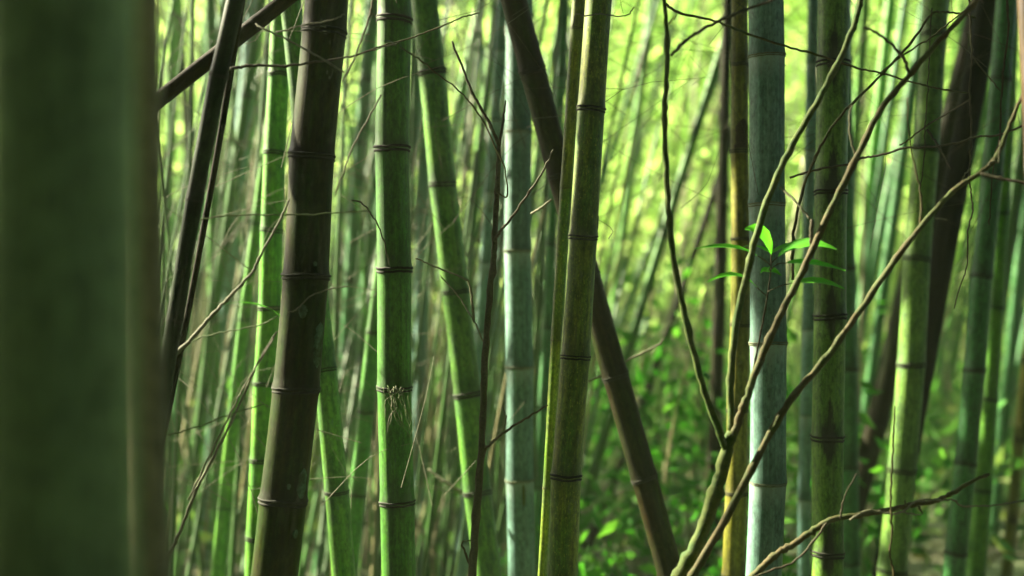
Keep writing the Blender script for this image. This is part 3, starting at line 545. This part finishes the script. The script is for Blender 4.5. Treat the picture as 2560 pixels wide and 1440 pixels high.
def leaf_mass(name, cen, length, width, mat, tint=None, droop=0.5, label=None, kind='stuff', spread=1.0, up=None):
    """many small pointed leaves, four corners each, as one mesh"""
    n = len(cen); az = rng.uniform(0, 2 * math.pi, n); pit = rng.normal(-droop, 0.55 * spread, n)
    d = np.stack([np.cos(az) * np.cos(pit), np.sin(az) * np.cos(pit), np.sin(pit)], 1)
    rv = rng.normal(0, 1, (n, 3)); s = np.cross(d, rv); s /= np.linalg.norm(s, axis=1)[:, None] + 1e-9
    L = (length * rng.uniform(0.6, 1.3, n))[:, None]; Wd = (width * rng.uniform(0.7, 1.3, n))[:, None]
    nr = np.cross(s, d)
    a = cen; b = cen + d * L * 0.38 + s * Wd * 0.5; t = cen + d * L - nr * L * 0.12; c = cen + d * L * 0.38 - s * Wd * 0.5
    V = np.stack([a, b, t, c], 1).reshape(-1, 3)
    me = bpy.data.meshes.new(name); me.vertices.add(4 * n); me.vertices.foreach_set('co', V.ravel())
    me.loops.add(4 * n); me.loops.foreach_set('vertex_index', np.arange(4 * n, dtype=np.int32))
    me.polygons.add(n); me.polygons.foreach_set('loop_start', np.arange(0, 4 * n, 4, dtype=np.int32))
    tt = rng.uniform(0, 1, n) if tint is None else np.clip(tint, 0, 1)
    at_ = me.attributes.new('tint', 'FLOAT', 'POINT'); at_.data.foreach_set('value', np.repeat(tt, 4).astype(np.float32))
    me.materials.append(M[mat]); me.update(calc_edges=True); me.validate()
    o = bpy.data.objects.new(name, me); COL.objects.link(o)
    return tag(o, label, kind=kind)
def clumped(n_cl, per, box, size):
    lo, hi = np.array(box[0], float), np.array(box[1], float)
    c = rng.uniform(lo, hi, (n_cl, 3)); sz = rng.uniform(0.6, 1.4, n_cl) * size
    P = (c[:, None, :] + rng.normal(0, 1, (n_cl, per, 3)) * sz[:, None, None] * np.array([1, 1, 0.7])).reshape(-1, 3)
    return P, np.repeat(rng.uniform(0, 1, n_cl), per)

# undergrowth shrubs, blurred, each a plant of its own
def shrub(px, d, ztop, label, n=130, spread=0.35, size=0.072):
    x = (px - 1280) / FPX * d; base = np.array([x, d, float(ground_z(x, d))])
    root = thing('shrub', base, label, 'shrub', 'blurred leafy shrubs on the forest floor')
    cen = []
    for k in range(6):
        tip = base + np.array([rng.normal(0, spread), rng.normal(0, spread * 0.7), ztop * rng.uniform(0.55, 1.0)])
        mid = (base + tip) / 2 + np.array([rng.normal(0, 0.06), rng.normal(0, 0.06), 0.05])
        path = smooth_path([base, mid, tip], 4)
        V, F, cp, _ = tube_data(path, np.linspace(0.008, 0.003, len(path)), 5)
        part(mesh_obj('stem', V, F, M['twiggreen'], attrs={'cp': cp}), root)
        for q in range(n // 7):
            f = rng.uniform(0.25, 1); i = min(len(path) - 1, int(f * len(path)))
            cen.append(path[i] + rng.normal(0, 0.11, 3) * np.array([1, 1, 0.5]))
    o = leaf_mass('foliage', np.array(cen), size * 1.5, size * 0.62, 'shrubleaf', droop=0.25)
    part(o, root)
for px, d, zt, lb, n in ((1500, 6.4, 0.95, 'leafy green shrub low behind the leaning dark pole, bottom centre', 170), (1640, 7.2, 1.5, 'tall leafy shrub right of the leaning dark pole', 230), (1745, 6.2, 1.25, 'leafy shrub left of the sapling fork', 200),
        (1790, 8.0, 1.75, 'taller shrub reaching up behind the sapling limbs', 230), (1985, 6.0, 1.5, 'shrub seen between the pale blue and moss stained culms', 170), (2185, 6.6, 1.55, 'shrub between the moss stained and the broad soft green culms', 170),
        (1580, 9.0, 1.3, 'small far shrub behind the tall leafy shrub', 150), (1690, 5.6, 0.72, 'low bushy shrub at the bottom between pole and sapling', 160), (1420, 8.0, 0.9, 'far low shrub showing at the foot of the olive culms', 130)):
    shrub(px, d, zt, lb, n)

# ------------------------------------------------------------------ far bamboo grove
# straight tapering culms, one prototype mesh per build, each culm an object of its own
def proto(seed):
    rr = np.random.default_rng(seed); H = 11.0; pts, rad = [], []; z = 0; bow = rr.normal(0, 0.25, 2)
    sp = 0.2
    def X(z): f = z / H; return np.array([bow[0] * f * f, bow[1] * f * f, z])
    while z < H:
        f = 1 - 0.55 * z / H
        for dz, k in ((0, 1.0), (0.012, 1.10), (0.03, 1.02), (sp * 0.5, 0.97), (sp - 0.012, 1.02)):
            pts.append(X(z + dz)); rad.append(0.045 * f * k)
        z += sp; sp = min(0.38, sp + 0.012)
    V, F, cp, s = tube_data(np.array(pts), np.array(rad), 8)
    return V, F, cp
PROTO = [proto(40 + k) for k in range(5)]
far_me = {}
def far_mesh(k, mat):
    if (k, mat) not in far_me:
        V, F, cp = PROTO[k]; o = mesh_obj('far_culm', V, F, M[mat], attrs={'cp': cp, 'vt': np.ones(len(V)), 'vb': np.ones(len(V)), 'ang': np.ones(len(V))})
        far_me[(k, mat)] = o.data; bpy.data.objects.remove(o)
    return far_me[(k, mat)]
gaps = [(-400, 420, 'left edge of the view', None), (420, 625, 'blackish leaning culm', 'bright green culm'), (825, 935, 'thick brown culm', 'straight green culm'), (1025, 1090, 'straight green culm', 'yellow edged culm'),
        (1175, 1260, 'yellow edged culm', 'blue grey culm'), (1335, 1370, 'blue grey culm', 'olive culms'), (1500, 1820, 'olive culms', 'yellow brown culm'), (1968, 2030, 'pale blue culm', 'stained culm'),
        (2120, 2260, 'stained culm', 'broad green culm'), (2330, 2430, 'broad green culm', 'teal culm'), (2500, 2960, 'soft teal culm', 'right edge')]
counts = [12, 24, 13, 7, 9, 5, 9, 4, 7, 6, 9]
ORD = ['first', 'second', 'third', 'fourth', 'fifth', 'sixth', 'seventh', 'eighth', 'ninth', 'tenth', 'eleventh', 'twelfth', 'thirteenth', 'fourteenth', 'fifteenth', 'sixteenth', 'seventeenth', 'eighteenth', 'nineteenth', 'twentieth',
       'twenty-first', 'twenty-second', 'twenty-third', 'twenty-fourth', 'twenty-fifth', 'twenty-sixth', 'twenty-seventh', 'twenty-eighth']
CN = {'green': 'green', 'teal': 'teal', 'dgreen': 'dark green', 'dry': 'dry beige', 'leanbrown': 'brown', 'olive': 'olive', 'bluegrey': 'grey green'}
for (x0, x1, a, b), cnt in zip(gaps, counts):
    xs = np.sort(rng.uniform(x0, x1, cnt))
    for i, px in enumerate(xs):
        d = rng.uniform(10, 17) if a == 'olive culms' else rng.uniform(7.0, 16)
        mat = rng.choice(['green', 'teal', 'dgreen', 'dry', 'leanbrown', 'olive', 'bluegrey'], p=[.30, .26, .14, .12, .02, .08, .08])
        me = far_mesh(int(rng.integers(5)), str(mat)); o = bpy.data.objects.new('distant_bamboo', me); COL.objects.link(o)
        lean = rng.normal(0.30, 0.12) if a == 'olive culms' else rng.normal(0.10, 0.06); ly = rng.normal(0, 0.06)
        p = at(px, 720, d); gz = float(ground_z(p[0], d))
        o.location = (p[0] - math.tan(lean) * (CAM_H - gz), d - math.tan(ly) * (CAM_H - gz), gz - 0.1); o.rotation_euler = (-ly, lean, rng.uniform(0, 0.3))
        s = rng.uniform(0.5, 1.0); o.scale = (s, s, 1)
        where = f'between {a} and {b}' if b and b != 'right edge' else (f'along the {a}' if not b else f'right of the {a}')
        tag(o, f'hazy {CN[str(mat)]} culm, {ORD[i]} from left {where}', 'bamboo', 'hazy bamboo culms far behind')

# thin criss-cross branches far behind: nobody could count them
def stick_mass(name, n, box, mat, label, lean=(0.6, 0.25), ln=(0.8, 2.4), r=(0.002, 0.005), sym=True):
    lo, hi = np.array(box[0]), np.array(box[1]); VV, FF, CC = [], [], []; off = 0
    for k in range(n):
        p = rng.uniform(lo, hi); a = rng.normal(*lean) * (1 if sym is False or rng.uniform() < 0.5 else -1); L = rng.uniform(*ln)
        d = np.array([math.sin(a), rng.normal(0, 0.3), math.cos(a)]); d /= np.linalg.norm(d)
        pts = np.array([p, p + d * L * 0.5 + rng.normal(0, 0.03, 3), p + d * L + np.array([0, 0, -0.10 * L])]); rr = rng.uniform(*r)
        V, F, cp, _ = tube_data(smooth_path(pts, 3), np.linspace(rr, rr * 0.4, 7), 4, cap=False)
        VV.append(V); CC.append(cp); FF += [tuple(q + off for q in f) for f in F]; off += len(V)
    return tag(mesh_obj(name, np.vstack(VV), FF, M[mat], attrs={'cp': np.vstack(CC)}), label, kind='stuff')
stick_mass('fine_branches', 420, ([-3.2, 5.2, 0.3], [0.2, 9.5, 3.6]), 'twigdark', 'fine dark twigs criss-crossing behind the left culms', lean=(0.7, 0.35), ln=(0.4, 1.6), r=(0.0015, 0.004))
stick_mass('fine_branches', 380, ([-4, 8.0, 0.5], [7, 15, 5.0]), 'twigpale', 'fine pale branches criss-crossing in the hazy grove', lean=(0.75, 0.3))
stick_mass('fine_branches', 300, ([-1, 6.5, 0.8], [4.5, 12, 4.0]), 'twiggreen', 'fine green branches criss-crossing behind the right culms', lean=(0.75, 0.3))

stick_mass('thin_stems', 200, ([-4, 6.5, -0.1], [6, 18, 0.2]), 'dry', 'many thin pale young stems standing far behind', lean=(0.10, 0.07), ln=(1.5, 5.0), r=(0.006, 0.013), sym=False)
stick_mass('thin_stems', 400, ([-5, 6.0, -0.1], [0.2, 15, 0.2]), 'green', 'many thin green young stems standing far behind', lean=(0.10, 0.07), ln=(1.5, 5.0), r=(0.007, 0.017), sym=False)
stick_mass('thin_stems', 90, ([-2.0, 5.0, -0.1], [0.2, 8, 0.2]), 'dgreen', 'thin dark green young stems between the left culms', lean=(0.10, 0.06), ln=(1.8, 4.5), r=(0.006, 0.014), sym=False)
stick_mass('thin_stems', 45, ([-2.0, 5.0, -0.1], [0.2, 8, 0.2]), 'dry', 'thin beige stems between the left culms', lean=(0.10, 0.08), ln=(1.5, 4.0), r=(0.004, 0.010), sym=False)
stick_mass('fine_twigs', 180, ([-1.15, 3.3, 0.8], [-0.15, 4.6, 2.5]), 'twigpale', 'fine tangled pale twigs between the left culms', lean=(0.8, 0.4), ln=(0.15, 0.6), r=(0.0005, 0.0011))
stick_mass('fine_twigs', 220, ([-0.2, 3.4, 1.6], [1.5, 5.0, 2.7]), 'twigdark', 'fine tangled twigs in the upper part between the right culms', lean=(0.8, 0.4), ln=(0.15, 0.6), r=(0.0005, 0.0011))

# leaf masses: far foliage, ground cover, and unseen leaves added to block light
def add_foliage():
    P, t = clumped(900, 45, ([-1.5, 12.5, 1.6], [11, 17.5, 8.0]), 0.42)
    P2, t2 = clumped(70, 45, ([-10, 14, 2.2], [-2.5, 19, 8.5]), 0.42); P, t = np.vstack([P, P2]), np.concatenate([t, t2 * 0.6])
    leaf_mass('grove_foliage', P, 0.25, 0.058, 'bambooleaf', t * 0.7 + rng.uniform(0, 0.3, len(t)), label='mass of bamboo leaves glowing between the far culms')
    P, t = clumped(1700, 45, ([-16, 19, 0], [16, 33, 3]), 0.55)
    P[:, 2] = ground_z(P[:, 0], P[:, 1]) + np.abs(P[:, 2] - 0) * 1.0
    leaf_mass('hillside_foliage', P, 0.34, 0.085, 'bambooleaf', t * 0.75 + rng.uniform(0, 0.25, len(t)), label='far hillside covered in bamboo leaves')
    P, t = clumped(650, 40, ([-10, 6.8, 0.05], [10, 18, 0.6]), 0.24)
    P[:, 2] = ground_z(P[:, 0], P[:, 1]) + np.abs(P[:, 2]) * 0.9
    leaf_mass('ground_cover', P, 0.16, 0.05, 'grassleaf', None, droop=-0.5, label='low green leaves and sprouts over the forest floor')
    n = 16000; x = rng.uniform(-10, 10, n); y = rng.uniform(4, 22, n)
    leaf_mass('leaf_litter', np.stack([x, y, ground_z(x, y) + 0.015], 1), 0.13, 0.035, 'litter', None, droop=0.0, spread=0.25, label='dry fallen bamboo leaves on the ground')
    P, t = clumped(1400, 45, ([-4.5, -9, 6.3], [9, 7.5, 9.3]), 0.45)  # unseen canopy, shaped to block the sky yet let the low sun in
    leaf_mass('shading_canopy_foliage', P, 0.30, 0.08, 'shadeleaf', t, label='unseen bamboo leaf canopy overhead, shaped to hold back sky light')
    P, t = clumped(1300, 40, ([-9, -9, 0.2], [10, -3.5, 7]), 0.45)  # unseen mass added to cut sky fill from behind the camera
    leaf_mass('rear_blocker_foliage', P, 0.34, 0.10, 'shadeleaf', t, label='unseen leaf mass added behind the viewer to block sky light')
    P, t = clumped(700, 45, ([9, -9, 0.2], [11, 9, 8]), 0.5)  # unseen mass added to cut sky fill from the right
    leaf_mass('side_blocker_foliage', P, 0.34, 0.10, 'shadeleaf', t, label='unseen leaf mass added right of the view to block sky light')
    P, t = clumped(1200, 45, ([-10, -12, 0.2], [-8, 6.3, 14]), 0.5)  # added leaf wall keeping sun off the rear leaves and near air
    Q, u = clumped(900, 45, ([-9, -2, 10.3], [-7.6, 12, 14]), 0.5)  # added high slab keeping sun off the canopy
    T, k = clumped(26, 45, ([-3.6, 5.15, 4.7], [-2.8, 5.95, 6.2]), 0.14)  # added clump shading the tops of the pale blue and yellow brown culms
    R, v = clumped(38, 45, ([-13, 13.0, 5.0], [-11, 16.5, 10.5]), 0.5); P, t = np.vstack([P, R]), np.concatenate([t, v])  # added clump shading the left background
    U, h = clumped(20, 45, ([-3.3, 6.5, 3.9], [-2.7, 7.4, 5.9]), 0.16); T, k = np.vstack([T, U]), np.concatenate([k, h])  # added clump dimming the culms at the right
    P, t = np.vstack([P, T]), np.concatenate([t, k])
    leaf_mass('side_blocker_foliage', np.vstack([P, Q]), 0.36, 0.11, 'shadeleaf', np.concatenate([t, u]), label='unseen leaf masses added left of the view to block the sun')
add_foliage()

# ------------------------------------------------------------------ haze
bpy.ops.mesh.primitive_cube_add(size=2)
hz = bpy.context.object; hz.name = 'haze'; hz.data.name = 'haze'; hz.scale = (22.5, 26.5, 8.6); hz.location = (0, 10.2, 7.4)
tag(hz, 'thin green white haze hanging in the grove', kind='stuff')
m = bpy.data.materials.new('haze'); m.use_nodes = True; m.node_tree.nodes.clear()
v = m.node_tree.nodes.new('ShaderNodeVolumePrincipled'); v.inputs['Density'].default_value = 0.0025
v.inputs['Color'].default_value = (0.78, 0.95, 0.66, 1); v.inputs['Anisotropy'].default_value = 0.2
q = m.node_tree.nodes.new('ShaderNodeOutputMaterial'); m.node_tree.links.new(v.outputs[0], q.inputs['Volume'])
hz.data.materials.append(m)
